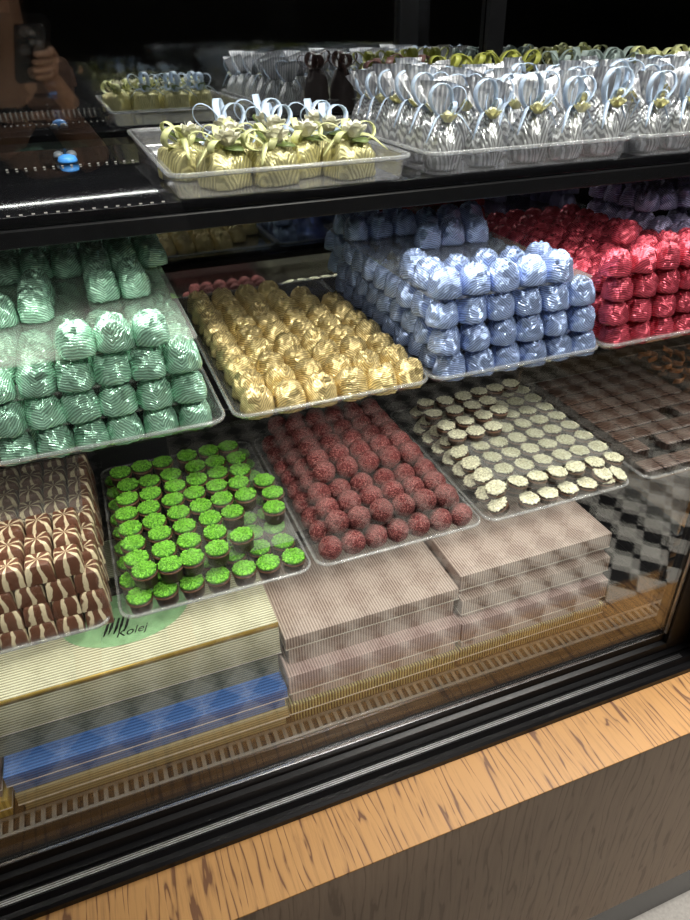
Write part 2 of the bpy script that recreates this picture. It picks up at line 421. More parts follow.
# slotted grille between boxes and glass
bm = bmesh.new()
bx(bm, X0, .760, .5570, .5615, H-.7985, H-.7965); bx(bm, X0, .760,   .5785, .5825, H-.7985, H-.7965)
x = X0
while x < .756:
    bx(bm, x, x+.0052, .5612, .5788, H-.7985, H-.7965); x += .0122
part('air_grille', bm, M['steel'], case)['label'] = 'pale slotted air grille'

# ------------------------------------------------------------------ clear trays
def tray(x0, x1, y0, y1, base, label, rz=0.0, hgt=.0095):
    w, d = x1-x0, y1-y0
    bm = bmesh.new(); a, b = w/2, d/2; t = .0009
    def rr(inset, z, r): return rrect(-a+inset, a-inset, -b+inset, b-inset, r, z)
    rings = [rr(.0075, 0, .010), rr(.0062, .0025, .011), rr(.0040, hgt-.003, .013), rr(.0, hgt-.002, .016), rr(.0, hgt, .016),
             rr(.0040+t*2, hgt, .012), rr(.0062+t, .0025+t, .010), rr(.0085, t, .009)]
    loops_mesh(bm, rings)
    o = finish('chocolate_tray', bm, M['frosted'] if hgt > .0195 else M['plastic']); autosharp(o, 55)
    o.location = ((x0+x1)/2, (y0+y1)/2, H-base); o.rotation_euler = (0,0,rz)
    bm = bmesh.new()
    q = [rr(i, z, .016-i) for i, z in ((-.0004, hgt-.0030), (-.0012, hgt-.0012), (-.0008, hgt+.0008), (.0010, hgt+.0010), (.0022, hgt+.0004))]
    v_ = loops_mesh(bm, q, False, False); n_ = len(v_[0])
    for k_ in range(n_): bm.faces.new((v_[-1][k_], v_[-1][(k_+1) % n_], v_[0][(k_+1) % n_], v_[0][k_]))
    r_ = finish('rolled_rim', bm, M['rim'], o); r_['label'] = 'frosted rolled rim'
    return tag(o, label, 'tray', 'clear plastic trays on the shelves')
tray(-.275, -.0565, .565, .875, .5283, 'clear plastic tray under the brown and cream swirl chocolates')
tray(-.0465, .1665, .565, .875, .5283, 'clear plastic tray under the green sprinkled chocolate cups')
tray(.1725, .389, .565, .875, .5283, 'clear plastic tray under the dark red truffles')
tray(.394, .6155, .565, .872, .5283, 'clear plastic tray under the cream flaked chocolates')
tray(.638, .852, .565, .872, .5283, 'clear plastic tray under the lined dark chocolate squares')
tray(-.122, .0925, .578, .955, .3252, 'clear plastic tray under the mint foil chocolates')
tray(.1005, .3125, .578, .955, .3252, 'clear plastic tray under the gold foil chocolates')
tray(.3145, .5315, .578, .955, .3252, 'clear plastic tray under the blue foil chocolates')
tray(.536, .751, .578, .955, .3252, 'clear plastic tray under the red foil chocolates')
tray(.755, .970, .578, .955, .3252, 'clear plastic tray under the lilac foil chocolates')
tray(.0745, .296, .603, .945, .1193, 'clear plastic tray under the pale gold ribboned parcels', 0, .0205)
tray(.312, .546, .603, .945, .1193, 'clear plastic tray under the silver bags beside the pale gold parcels', 0, .0205)
tray(.552, .786, .603, .945, .1193, 'clear plastic tray under the silver bags at the far end of the top shelf', 0, .0205)

# ------------------------------------------------------------------ acrylic sheets between layers
def sheet(ext, drop, label, t=.002):
    x0, x1, y0, y1 = ext
    bm = bmesh.new(); loops_mesh(bm, [rrect(x0-(x0+x1)/2, (x1-x0)/2, -(y1-y0)/2, (y1-y0)/2, .006, z) for z in (0, t)])
    o = finish('acrylic_sheet', bm, M['acrylic'], smooth=False); o.location = ((x0+x1)/2, (y0+y1)/2, H-drop)
    return tag(o, label, 'plastic sheet', 'clear sheets between chocolate layers')

# ------------------------------------------------------------------ foil chocolates
def foil_mesh(name, mat, w, h, seed, sq=2.7, n=44, flat=False):
    rr = random.Random(seed); bm = bmesh.new(); rings = []
    ph = [rr.uniform(0, 6.28) for _ in range(6)]; off = Vector((seed*2.3, seed*.7, seed*1.9))
    prof = [(.84,0),(.95,.012),(.99,.06),(1.0,.14),(.992,.25),(.98,.34),(.965,.43),(.94,.52),(.905,.60),(.86,.68),(.80,.76),(.72,.83),(.62,.89),(.49,.94),(.34,.97),(.17,.99)]
    if flat: prof = [(.86,0),(.96,.012),(1.0,.08),(1.01,.2),(1.01,.35),(1.0,.50),(.985,.64),(.96,.76),(.91,.86),(.82,.93),(.68,.97),(.52,.99),(.36,1.0),(.18,1.02)]
    lean = (rr.uniform(-.04,.04), rr.uniform(-.04,.04))
    for r, z in prof:
        ring = []
        for i in range(n):
            a = 2*PI*i/n
            c, s = math.cos(a), math.sin(a)
            k = (abs(c)**sq + abs(s)**sq)**(-1/sq)
            k = 1 + (k-1)*(1-z*(.2 if flat else .55))
            wob = 1 + .022*math.sin(3*a+ph[0]+z*2) + .020*math.sin(5*a+ph[1]-3*z)
            q = Vector((r*c*2.6, r*s*2.6, z*2.0)) + off
            ridge = abs(noise.noise(q)) + .6*abs(noise.noise(q*2.1))
            fold = (.25-ridge)*(.08+.22*z)
            wob += fold*.75
            if z < .05: wob += .035*math.sin(11*a+ph[4]) + rr.uniform(-.015,.015)
            zz = z + fold*.55*min(1, z*1.6) + .025*math.sin(4*a+ph[3])*min(1, z*1.4)
            ring.append(((r*k*wob*c+lean[0]*z)*w/2, (r*k*wob*s+lean[1]*z)*w/2, max(0, zz)*h))
        rings.append(ring)
    loops_mesh(bm, rings)
    return finish(name, bm, mat)
def foil_kind(name, mat, w, h, seeds, sq=2.7): return Kind([foil_mesh(name, mat, w, h, s, sq) for s in seeds])
def pile(kind, desc, group, xs, ys, z0, dz, layers, skip=lambda l,i,j: False, offs=None, scale=1.0, side='both'):
    """LAYERS: per layer a function (i, j) -> bool for filled cells. Only cells with an open side or top are set out."""
    cnt = 0
    for l, fill in enumerate(layers):
        for j in range(len(ys)):
            for i in range(len(xs)):
                if not fill(i, j): continue
                up = l+1 < len(layers) and layers[l+1](i, j)
                edge = i in (0, len(xs)-1) or j == 0 or not fill(i, j-1)
                if up and not edge: continue
                ox, oy = offs[l] if offs else (0, 0)
                cnt += 1
                kind.put((xs[i]+ox+R.uniform(-.0011,.0011), ys[j]+oy+R.uniform(-.0013,.0013), H-z0+dz*l),
                         (R.uniform(-.05,.05), R.uniform(-.05,.05), R.uniform(-.35,.35)+PI/2*R.choice((0,0,2,1,3))),
                         f'{desc}, {LAY[l]} layer, {ORD[j]} row from front, {ORD[i]} from left', 'chocolate', group, scale*R.uniform(.97,1.03))
    kind.purge()
    return cnt
def lin(a, d, n): return [a+d*k for k in range(n)]
ALL = lambda i, j: True
B_MID = .3240
# mint: four layers, the top one only in part, on sheets with painted haze
mint = foil_kind('mint_foil_chocolate', M['mint'], .0325, .0295, (1,2,3,4,5))
mx = lin(-.0955, .0318, 6); my = lin(.598, .0345, 10)
pile(mint, 'mint foil chocolate', 'mint foil chocolates', mx, my, B_MID, .0306,
     [ALL, ALL, ALL, lambda i,j: (j == 0 and i in (2,3,4)) or (j == 3 and i in (0,1)) or (j in (4,5) and i in (1,3,4)) or j >= 7],
     offs=[(0,0),(-.001,-.001),(-.001,-.002),(.006,-.004)])
for l, nm in ((1,'first'), (2,'second'), (3,'third')):
    sheet((-.116, .0775, .588, .93), B_MID-.0306*l+.0020, f'clear acrylic sheet laid over the {nm} layer of mint foil chocolates', .0016)
# gold: one layer, two gaps at the back
gold = foil_kind('gold_foil_chocolate', M['gold'], .0328, .0290, (11,12,13,14,15))
pile(gold, 'gold foil chocolate', 'gold foil chocolates', lin(.1275,.0332,6), lin(.5955,.0392,9), B_MID, .03,
     [lambda i,j: not ((j == 8 and i > 3) or (j == 7 and i > 4))])
# blue: four layers
blue = foil_kind('blue_foil_chocolate', M['blue'], .0332, .0295, (21,22,23,24,25))
bxs = lin(.3430, .0340, 6); bys = lin(.596, .0352, 10)
pile(blue, 'blue foil chocolate', 'blue foil chocolates', bxs, bys, B_MID, .0303,
     [ALL, ALL, ALL, lambda i,j: (j == 0 and i < 5) or (j == 1 and i < 5) or (j == 2 and i == 0) or (j == 5 and i in (2,3,4)) or (j == 7) or (j == 8 and i < 3)],
     offs=[(0,0),(-.008,.001),(-.013,.002),(-.011,.003)])
for l, nm in ((3,'third'),):
    sheet((.318, .510, .588, .94), B_MID-.0303*l+.0020, f'clear acrylic sheet laid over the {nm} layer of blue foil chocolates', .0016)
red = foil_kind('red_foil_chocolate', M['red'], .0334, .0276, (31,32,33,34,35), 2.3)
pile(red, 'red foil chocolate', 'red foil chocolates', lin(.5620,.0338,6), lin(.599,.0352,10), B_MID, .0280,
     [ALL, ALL, ALL, lambda i,j: (j == 0) or (j == 1 and i in (2,3,4,5)) or (j == 3 and i == 3)],
     offs=[(0,0),(-.005,.001),(-.004,.004),(-.010,.006)])
lil = foil_kind('lilac_foil_chocolate', M['lilac'], .0318, .0285, (41,42,43))
lxs, lys = lin(.776,.0338,6), lin(.60,.0352,10)
pile(lil, 'lilac foil chocolate', 'lilac foil chocolates', lxs, lys, B_MID, .0303,
     [ALL, ALL, ALL, lambda i,j: j > 5], offs=[(0,0)]*4, skip=None)

# ------------------------------------------------------------------ truffles
def truffle_proto(seed):
    bm = bmesh.new(); bmesh.ops.create_icosphere(bm, subdivisions=3, radius=.0148)
    o = Vector((seed*3.1, seed*1.7, 0))
    for v in bm.verts:
        d = noise.noise(v.co*90+o)*.0008 + noise.noise(v.co*330+o)*.0005
        v.co += v.co.normalized()*d; v.co.z += .0146
    return finish('red_truffle', bm, M['truffle'])
tru = Kind([truffle_proto(s) for s in range(4)])
TB = .5270
tn = 0
def put_tru(l, i, j, x, y):
    tru.put((x+R.uniform(-.0012,.0012), y+R.uniform(-.0012,.0012), H-TB+.0218*l), (0, 0, R.uniform(0, 6.28)),
            f'dark red crumb coated truffle, {LAY[l]} layer, {ORD[j]} row from front, {ORD[i]} from left', 'chocolate', 'dark red truffles', R.uniform(.97,1.03))
for j in range(9):
    for i in range(7):
        if j < 2 or i in (0, 6): put_tru(0, i, j, .1935+.0287*i, .5855+.0312*j)
for j in range(9):
    for i in range(6):
        if j < 3 or i in (0, 5) or j > 7: put_tru(1, i, j, .2080+.0289*i, .6010+.0312*j)
for j in range(5):
    for i in range(5):
        put_tru(2, i, j, .2215+.0290*i, .6770+.0312*j)
tru.purge()

# ------------------------------------------------------------------ green sprinkled cups and cream flaked discs
def blobs(bm, rr, n, rad, zbase, dome, size, flat):
    for k in range(n):
        r = rad*math.sqrt((k+.5)/n); a = k*2.39996 + rr.uniform(-.25,.25)
        z = zbase + dome*(1-(r/rad)**2) + rr.uniform(-.0003,.0003)
        s = size*rr.uniform(.75, 1.2)
        res = bmesh.ops.create_icosphere(bm, subdivisions=1, radius=s)
        mt = Matrix.Translation((r*math.cos(a), r*math.sin(a), z)) @ Matrix.Rotation(rr.uniform(0,6.28), 4, 'Z') @ Matrix.Rotation(rr.uniform(-.5,.5), 4, 'X') @ Matrix.Diagonal((1.25, .85, flat, 1))
        bmesh.ops.transform(bm, matrix=mt, verts=res['verts'])
def cup_proto(seed):
    rr = random.Random(seed); root = empty('sprinkle_cup')
    n = 32; bm = bmesh.new(); rings = []
    for r, z in ((.0112,0),(.0122,.0015),(.0132,.010),(.0140,.0165),(.0143,.0185),(.0136,.0190)):
        rings.append([((r+ .0003*math.cos(8*2*PI*i/n))*math.cos(2*PI*i/n), (r+.0003*math.cos(8*2*PI*i/n))*math.sin(2*PI*i/n), z) for i in range(n)])
    loops_mesh(bm, rings); o = finish('chocolate_cup', bm, M['dchoc'], root); autosharp(o, 45)
    bm = bmesh.new(); loops_mesh(bm, lathe_rings([(.0142,.0150),(.0149,.0158),(.0149,.0170),(.0142,.0176)], 24), False, False)
    finish('cup_rim', bm, M['mchoc'], root)['label'] = 'milk chocolate rim'
    bm = bmesh.new(); loops_mesh(bm, lathe_rings([(.0138,.0186),(.0138,.0206),(.0100,.0220),(.004,.0226)], 24))
    nf = len(bm.faces)
    blobs(bm, rr, 125, .0136, .0208, .0020, .00138, .95)
    t = finish('sprinkle_topping', bm, [M['sprinkle'], M['undergreen']], root)
    for p in t.data.polygons: p.material_index = 1 if p.index < nf else 0; t['label'] = 'bright green sprinkles'; t['kind'] = 'stuff'
    return root
cup = Kind([cup_proto(s) for s in range(4)])
def put_cup(x, y, z, label, tilt=.05):
    cup.put((x, y, z), (R.uniform(-tilt,tilt), R.uniform(-tilt,tilt), R.uniform(0,6.28)), label, 'chocolate', 'green sprinkled chocolate cups', .945)
GB = H-.5272
upper = [[(-.013,.590),(-.019,.612),(-.020,.641),(-.019,.670),(-.021,.700),(-.016,.732),(-.013,.763)],
 [(.014,.588),(.011,.617),(.011,.646),(.008,.674),(.006,.703),(.012,.732),(.013,.761)],
 [(.037,.592),(.039,.621),(.039,.650),(.037,.679),(.036,.708),(.042,.737),(.041,.766)],
 [(.066,.596),(.070,.625),(.070,.654),(.064,.683),(.063,.713),(.070,.743),(.075,.773)],
 [(.098,.608),(.098,.655),(.092,.688),(.091,.717),(.099,.746),(.101,.775)],
 [(.121,.685),(.119,.714),(.127,.743),(.130,.773)], [(.145,.645),(.153,.675),(.149,.707)],
 [(-.019,.796),(.008,.800),(.036,.800),(.068,.805),(.098,.806),(.126,.806)]]
names = ['first','second','third','fourth','fifth','sixth','seventh']
for ci, colm in enumerate(upper):
    for k, (x, y) in enumerate(colm):
        if ci < 7: lb = f'green sprinkled chocolate cup, upper layer, {ORD[ci]} column from left, {ORD[k]} from front'
        else: lb = f'shaded green sprinkled chocolate cup in rear row of upper layer, {ORD[k]} from left'
        put_cup(x, y+.002, GB+.0262, lb)
for j in range(9):
    for i in range(7):
        x, y = -.0285+.0287*i + (.004 if j == 0 else 0), .5835+.0300*j
        if j == 0 or i == 0 or i >= 4 or j < 2:
            put_cup(x, y, GB, f'green sprinkled chocolate cup, lower layer, {ORD[j]} row from front, {ORD[i]} from left')
cup.purge()
sheet((.030, .1600, .6015, .83), .5272-.0262+.0014, 'clear acrylic sheet over the lower layer of green sprinkled cups', .0012)

def disc_proto(seed):
    rr = random.Random(seed); root = empty('cream_disc')
    bm = bmesh.new(); loops_mesh(bm, lathe_rings([(.0108,0),(.0124,.0012),(.0130,.0055),(.0130,.0068)], 28))
    o = finish('chocolate_base', bm, M['dchoc'], root); autosharp(o, 45)
    bm = bmesh.new(); loops_mesh(bm, lathe_rings([(.0128,.0066),(.0133,.0072),(.0133,.0088),(.0128,.0094)], 28), True, True)
    finish('filling', bm, M['mchoc'], root)['label'] = 'milk chocolate filling'
    bm = bmesh.new(); loops_mesh(bm, lathe_rings([(.0128,.0092),(.0132,.0100),(.0130,.0116),(.0118,.0121)], 28))
    o = finish('chocolate_lid', bm, M['dchoc'], root); autosharp(o, 45)
    bm = bmesh.new(); loops_mesh(bm, lathe_rings([(.0122,.0119),(.0126,.0123),(.0118,.0128)], 24)); blobs(bm, rr, 100, .0131, .0121, .0006, .00150, .55)
    t = finish('flake_topping', bm, M['flake'], root); t['label'] = 'cream nut flakes'; t['kind'] = 'stuff'
    return root
disc = Kind([disc_proto(s) for s in range(4)])
WB = H-.5272
def put_disc(x, y, z, label, rot=None):
    disc.put((x, y, z), rot or (R.uniform(-.06,.06), R.uniform(-.06,.06), R.uniform(0,6.28)), label, 'chocolate', 'cream flaked chocolate discs')
for j in range(8):
    for i in range(6):
        if i in (0, 5) or j < 2:
            x, y = .436+.0300*i, .5860+.0312*j
            rot = None
            if i == 0: rot = (R.uniform(-.1,.1), -.55, R.uniform(-.2,.2)); x -= .010
            put_disc(x, y, WB+(.003 if i == 0 else 0), f'cream flaked chocolate disc, bottom layer, {ORD[j]} row from front, {ORD[i]} from left', rot)
for j in range(8):
    for i in range(7):
        x, y = .4300+.0302*i, .6060+.0318*j
        rot = None
        if i == 0:
            rot = (R.uniform(-.1,.1), -.30, R.uniform(-.2,.2))
        put_disc(x, y, WB+.0150, f'cream flaked chocolate disc, middle layer, {ORD[j]} row from front, {ORD[i]} from left', rot)
for k, rw in enumerate([[(.432,.716),(.461,.715),(.491,.717)],[(.430,.745),(.461,.747),(.495,.751),(.525,.757)],[(.430,.784),(.464,.781),(.495,.784),(.525,.789)],[(.434,.819),(.465,.815),(.498,.817),(.529,.821),(.558,.822),(.589,.827)]]):
    for i, (x, y) in enumerate(rw):
        put_disc(x, y+.002, WB+.0312, f'cream flaked chocolate disc on the acrylic sheet, {ORD[k]} row from front, {ORD[i]} from left')
for i, (x, y, rot) in enumerate([(.5795,.590,(.25,.1,0)),(.601,.588,(.3,.35,0))]):
    put_disc(x, y, WB+.009-.004*i, ['tilted cream flaked disc leaning at the front corner of its tray','small tilted cream flaked disc in the very corner beside the dark squares'][i], rot)
disc.purge()
sheet((.4330, .6170, .6110, .842), .5272-.0302, 'clear acrylic sheet with rounded corners over the cream flaked discs', .0012)

# ------------------------------------------------------------------ brown and cream swirl squares
def praline(name, mat, a, b, h, bev):
    bm = bmesh.new(); k = 3
    rings = [rrect(-a, a, -a, a, .0015, 0, k), rrect(-a*.985, a*.985, -a*.985, a*.985, .0018, h*.30, k), rrect(-b*1.06, b*1.06, -b*1.06, b*1.06, .003, h*.86, k), rrect(-b*.93, b*.93, -b*.93, b*.93, .003, h*.97, k), rrect(-b*.7, b*.7, -b*.7, b*.7, .003, h, k)]
    loops_mesh(bm, rings); o = finish(name, bm, mat); return autosharp(o, 35)
mar = Kind([praline('swirl_praline', M['marble'], .0136, .0115, .0215, .002) for _ in range(2)])
pxs = lin(-.2335, .0277, 7); pys = lin(.586, .0345, 8)
def put_row():
    offs = [(-.001,0),(-.0005,.004),(-.002,.008),(-.016,.012)]
    for l in range(4):
        for j in range(8):
            for i in range(7):
                if l == 3 and not (j < 3 and i > 0): continue
                if l < 2 and not (j == 0 or i == 6): continue
                mar.put((pxs[i]+offs[l][0]+R.uniform(-.0006,.0006), pys[j]+offs[l][1]+R.uniform(-.001,.001), H-.5272+.0218*l),
                        (0,0,R.uniform(-.05,.05)+PI/2*R.randrange(4)), f'brown and cream swirl praline, {LAY[l]} layer, {ORD[j]} row from front, {ORD[i]} from left', 'chocolate', 'brown and cream swirl pralines')
put_row(); mar.purge()
sheet((-.262, -.066, .694, .868), .5272-.0218*3+.0002, 'clear acrylic sheet laid over the third layer of swirl pralines', .0012)

# ------------------------------------------------------------------ lined dark squares
dk = Kind([praline('dark_square', M['darkstripe'], .0138, .0132, .0125, .001)])
for l in range(2):
    for j in range(9):
        for i in range(7):
            if l == 0 and not (j == 0 or i == 0): continue
            if l == 1 and (j == 0 or (j == 1 and i == 1) or (j == 3 and i == 4)): continue
            dk.put((.6620+.0284*i, .5895+.0300*j, H-.5272+.0138*l), (0,0,R.uniform(-.03,.03)), f'lined dark chocolate square, {LAY[l]} layer, {ORD[j]} row from front, {ORD[i]} from left', 'chocolate', 'lined dark chocolate squares')
dk.purge()
def curl_proto(seed):
    rr = random.Random(seed); bm = bmesh.new()
    path = [(.010*math.cos(t*.55+seed), .010*math.sin(t*.55+seed)*.6, .004+.0018*t) for t in range(9)]
    strip(bm, path, .008, (0,0,1), .002); return finish('caramel_curl', bm, M['caramel'])
crl = Kind([curl_proto(s) for s in range(3)])
for k in range(30):
    x, y = .885+.028*(k % 5)+R.uniform(-.006,.006), .715+.030*(k//5)+R.uniform(-.005,.005)
    crl.put((x, y, H-.5272+.006+.007*(k % 2)), (R.uniform(-.3,.3), R.uniform(-.3,.3), R.uniform(0,6)), f'copper caramel curl heaped behind the dark squares, {ORD[k//5]} row, {ORD[k%5]} from left', 'chocolate', 'caramel curls')
crl.purge()
tray(.862, 1.05, .70, .90, .5283, 'clear plastic tray under the heaped caramel curls')

# ------------------------------------------------------------------ boxes on the deck
def gift_box(ext, lidh, mat, label, group, body=None, lidmat=None, rz=0.0):
    x0,x1,y0,y1,d0,d1 = ext          # d0 top drop, d1 bottom drop
    cx, cy = (x0+x1)/2, (y0+y1)/2
    root = empty('gift_box', (cx, cy, H-d1), rz)
    hw, hd, h = (x1-x0)/2, (y1-y0)/2, d1-d0
    bm = bmesh.new(); bx(bm, -hw+.0040, hw-.0040, -hd+.0040, hd-.0040, 0, h-.001, .0006)
    o = finish('box_base', bm, body or mat, root); autosharp(o, 50)
    bm = bmesh.new(); bx(bm, -hw, hw, -hd, hd, h-lidh, h, .0008)
    o = finish('lid', bm, lidmat or mat, root); autosharp(o, 50)
    bm = bmesh.new(); bx(bm, -hw-.0005, hw+.0005, -hd-.0005, hd+.0005, h-lidh-.0004, h-lidh+.0011)
    finish('paper_edge', bm, M['paperedge'], o, smooth=False)['label'] = 'pale paper edge of the lid'
    return tag(root, label, 'box', group)
pink = striped('dusty pink pinstripe', (.66,.53,.46), (.33,.24,.205), 0, .0038)
pinkb = striped('bright pink pinstripe', (.76,.57,.53), (.42,.29,.27), 0, .0038)
goldrib = striped('green gold ribs', (.62,.56,.25), (.15,.11,.04), 0, .0042, .35, .5, .8)
cream = striped_xz('cream pinstripe', (.86,.84,.62), (.34,.32,.19), .0042)
olive = striped_xz('olive pinstripe', (.34,.34,.22), (.10,.10,.07), .0042)  # cream paper of the box base, shade put into its colour
bluep = striped_xz('blue pinstripe', (.10,.25,.66), (.04,.11,.36), .0046)
beige = striped_xz('beige gold pinstripe', (.50,.42,.22), (.27,.21,.10), .0046)
yellow = striped('yellow gold stripe', (.72,.52,.10), (.50,.33,.05), 0, .007, .4, .3)
brownp = striped('brown pink stripe', (.34,.22,.19), (.22,.13,.11), 0, .0035)
YB = .862
gb = 'gift boxes stacked on the case deck'
gift_box((.127,.384,.584,YB,.7645,.8028), .018, goldrib, 'gold ribbed box at the bottom of the stack under the dark red truffles', gb)
gift_box((.129,.383,.585,YB,.7095,.7643), .034, pinkb, 'bright pink pinstripe box directly on the gold ribbed box, under the truffles', gb)
gift_box((.133,.384,.600,YB,.6560,.7093), .020, pink, 'dusty pink pinstripe box topmost under the dark red truffles', gb)
gift_box((.3865,.640,.586,YB,.7665,.8028), .018, goldrib, 'gold ribbed box at the bottom of the stack nearest the black end panel', gb)
gift_box((.3855,.6365,.585,YB,.7140,.7663), .034, pinkb, 'bright pink pinstripe box on the gold ribbed box, stack by the end panel', gb)
gift_box((.3870,.6390,.594,YB,.6770,.7138), .026, pink, 'pink pinstripe box second from the top, stack by the end panel', gb)
gift_box((.3870,.6410,.604,YB,.6400,.6768), .026, pink, 'topmost dusty pink pinstripe box below the cream flaked chocolates', gb)
gift_box((-.215,.1255,.584,YB,.7660,.8028), .018, beige, 'beige gold pinstripe box at the bottom under the blue box', gb)
gift_box((-.218,.1265,.584,YB,.7275,.7658), .018, bluep, 'long blue pinstripe box between the cream box and the beige box', gb)
root = gift_box((-.430,.1285,.610,YB,.6320,.7273), .056, cream, 'large cream pinstripe box with a green oval label on its lid', gb, olive)
LB = root.location.copy()
# gold edge band and the oval label are parts of the cream box
bm = bmesh.new(); bx(bm, -.430-LB.x, .1285-LB.x, .6090-LB.y, .6098-LB.y, H-.6400-LB.z, H-.6318-LB.z)
finish('gold_edge', bm, plain('gold paper edge', (.62,.42,.10), .35, .5), root)['label'] = 'gold paper edge'
bm = bmesh.new()
cxo, cyo = -.050, .700
loops_mesh(bm, [[(cxo-LB.x+.080*math.cos(2*PI*i/48), cyo-LB.y+.056*math.sin(2*PI*i/48), H-.6320-LB.z+z) for i in range(48)] for z in (.0001, .0004)])
lab = finish('oval_label', bm, plain('pale green label', (.33,.58,.30), .5), root, smooth=False); lab['label'] = 'pale green oval label'
def text(name, body, size, loc, mat, par, rz=0.0, shear=.35, spacing=1.0):
    cu = bpy.data.curves.new(name, 'FONT'); cu.body = body; cu.size = size; cu.extrude = .0001; cu.shear = shear; cu.align_x = 'CENTER'; cu.align_y = 'CENTER'; cu.space_character = spacing
    t = bpy.data.objects.new(name, cu); COL.objects.link(t)
    dg = bpy.context.evaluated_depsgraph_get(); me = bpy.data.meshes.new_from_object(t.evaluated_get(dg))
    bpy.data.objects.remove(t)
    o = bpy.data.objects.new(name, me); COL.objects.link(o); me.materials.clear(); me.materials.append(mat)
    o.parent = par; o.location = loc; o.rotation_euler = (0,0,rz); return o
ink = plain('black ink', (.012,.015,.012), .5)
text('lettering', 'Kolej', .018, (-.047-LB.x, .664-LB.y, H-.6316-LB.z+.0003), ink, lab)
bm = bmesh.new()
for k in range(5):
    x = -.080+.0062*k - LB.x; y = .672+.002*(k % 2) - LB.y; z = H-.6316-LB.z+.0003
    strip(bm, [(x, y-.006, z), (x+.004, y+.004, z), (x+.009, y+.020, z)], [.0010,.0036,.0024], (1,-.3,0), .0002)
finish('brush_lettering', bm, ink, lab, smooth=False)
# stack at the left end
gift_box((-.470,-.2225,.584,YB,.7655,.8028), .018, yellow, 'yellow gold box at the bottom of the stack beside the long blue box', gb)
gift_box((-.470,-.2245,.585,YB,.7320,.7653), .016, brownp, 'brown pink striped box lying on the yellow gold box', gb)

# ------------------------------------------------------------------ ribbons and parcels for the top shelf
def loop_path(dirx, diry, lift, size, wid, n=18):
    """One ribbon loop leaving the knot, round and back again: a teardrop in a leaning upright plane."""
    d = Vector((dirx, diry, 0)); z = Vector((0,0,1)); lat = Vector((-diry, dirx, 0))
    f = math.atan(lift); e = d*math.cos(f)+z*math.sin(f); o = (z*math.cos(f)-d*math.sin(f))*.85+lat*.45
    pts = []
    for i in range(n+1):
        a = 2*PI*i/n
        u = size*.5*(1-math.cos(a)); w = size*wid*math.sin(a)*(.55+.45*u/size)
        pts.append(tuple(e*u+o*w))
    return pts
def ribbon_loop(par, base, ang, size, lift, mat, w=.008, wid=.33, name='ribbon_loop'):
    bm = bmesh.new(); d = (math.cos(ang), math.sin(ang))
    path = [Vector(p)+Vector(base) for p in loop_path(d[0], d[1], lift, size, wid)]
    hint = (-d[1], d[0], 0)
    strip(bm, path, w, hint, .0005)
    return finish(name, bm, mat, par)
def ribbon_tail(par, base, ang, length, drop, mat, w=.007):
    bm = bmesh.new(); d = Vector((math.cos(ang), math.sin(ang), 0)); n = 7; ws = []
    path = []
    for i in range(n):
        t = i/(n-1); path.append(Vector(base)+d*length*t+Vector((0,0,.006*math.sin(t*4)-drop*t*t))); ws.append(w*(1-.75*t**3))
    strip(bm, path, ws, (-d.y, d.x, .3), .0005)
    return finish('ribbon_tail', bm, mat, par)
def rose(par, base, r, mat, seed):
    rr = random.Random(seed); bm = bmesh.new()
    for ringi, (cnt, rad, lean, hh) in enumerate(((3,.25,.05,1.15),(5,.52,.16,1.0),(6,.78,.42,.78))):
        for k in range(cnt):
            a = 2*PI*k/cnt+ringi*.5+rr.uniform(-.15,.15)
            c, s = math.cos(a), math.sin(a); rows = []
            for iv in range(4):
                v = iv/3; row = []
                for iu in range(5):
                    u = (iu-2)/2
                    aa = a+u*1.0*(1-.25*v*v)
                    rad2 = r*(rad*(.45+.55*v)+lean*v*v*.35)
                    row.append(bm.verts.new((base[0]+rad2*math.cos(aa), base[1]+rad2*math.sin(aa), base[2]+r*hh*v*(1-.25*u*u))))
                rows.append(row)
            for x_, y_ in zip(rows, rows[1:]):
                for q in range(4): bm.faces.new((x_[q], x_[q+1], y_[q+1], y_[q]))
    geom = bmesh.ops.solidify(bm, geom=list(bm.faces), thickness=.0005)
    return finish('rose', bm, mat, par)
def leaf(par, base, ang, length, lift, mat):
    bm = bmesh.new(); d = Vector((math.cos(ang), math.sin(ang), lift)).normalized()
    n = 7; path = [Vector(base)+d*length*i/(n-1)+Vector((0,0,-.25*length*(i/(n-1))**2)) for i in range(n)]
    strip(bm, path, [.001+.013*math.sin(PI*min(.98,(i+.25)/(n-.4))) for i in range(n)], (-d.y, d.x, .15), .0006)
    return finish('leaf', bm, mat, par)
def parcel_proto(seed, rib, fo, tall=False):
    rr = random.Random(seed); root = empty('ribboned_parcel')
    o = foil_mesh('foil_parcel', fo, .0405, .030, seed+70, 5.5, 44, True); o.parent = root
    top = (0,0,.0305); a0 = rr.uniform(-.5,.5) - PI/4
    bm = bmesh.new(); bx(bm, -.0035,.0035,-.0035,.0035,.029,.034,.001); finish('knot', bm, rib, root)
    lifts = ((PI*.95,.034,1.0),(PI*.12,.030,1.2),(PI*.50,.030,2.2)) if tall else ((PI*.92,.027,.40),(PI*.06,.025,.45),(PI*1.25,.020,.30),(PI*.45,.022,.9))
    for da, sz, lf in lifts:
        ribbon_loop(root, top, a0+PI/4+da, sz*rr.uniform(.92,1.12), lf, rib, .0066, .40)
    ribbon_tail(root, top, a0+PI/4-.2, .036, .004, rib, .0065); ribbon_tail(root, top, a0+PI/4+PI+.4, .030, .006, rib, .0065)
    rose(root, (rr.uniform(-.003,.003), -.009, .0345), .0125, M['rose'], seed)
    leaf(root, (0,.002,.032), a0+PI/4+1.2+rr.uniform(-.4,.4), .024, .9, M['leaf']); leaf(root, (0,-.004,.032), a0+PI/4-1.0, .020, .2, M['leaf'])
    return root
yp = Kind([parcel_proto(s, M['yelrib'], M['yellowfoil']) for s in (1,2,3)])
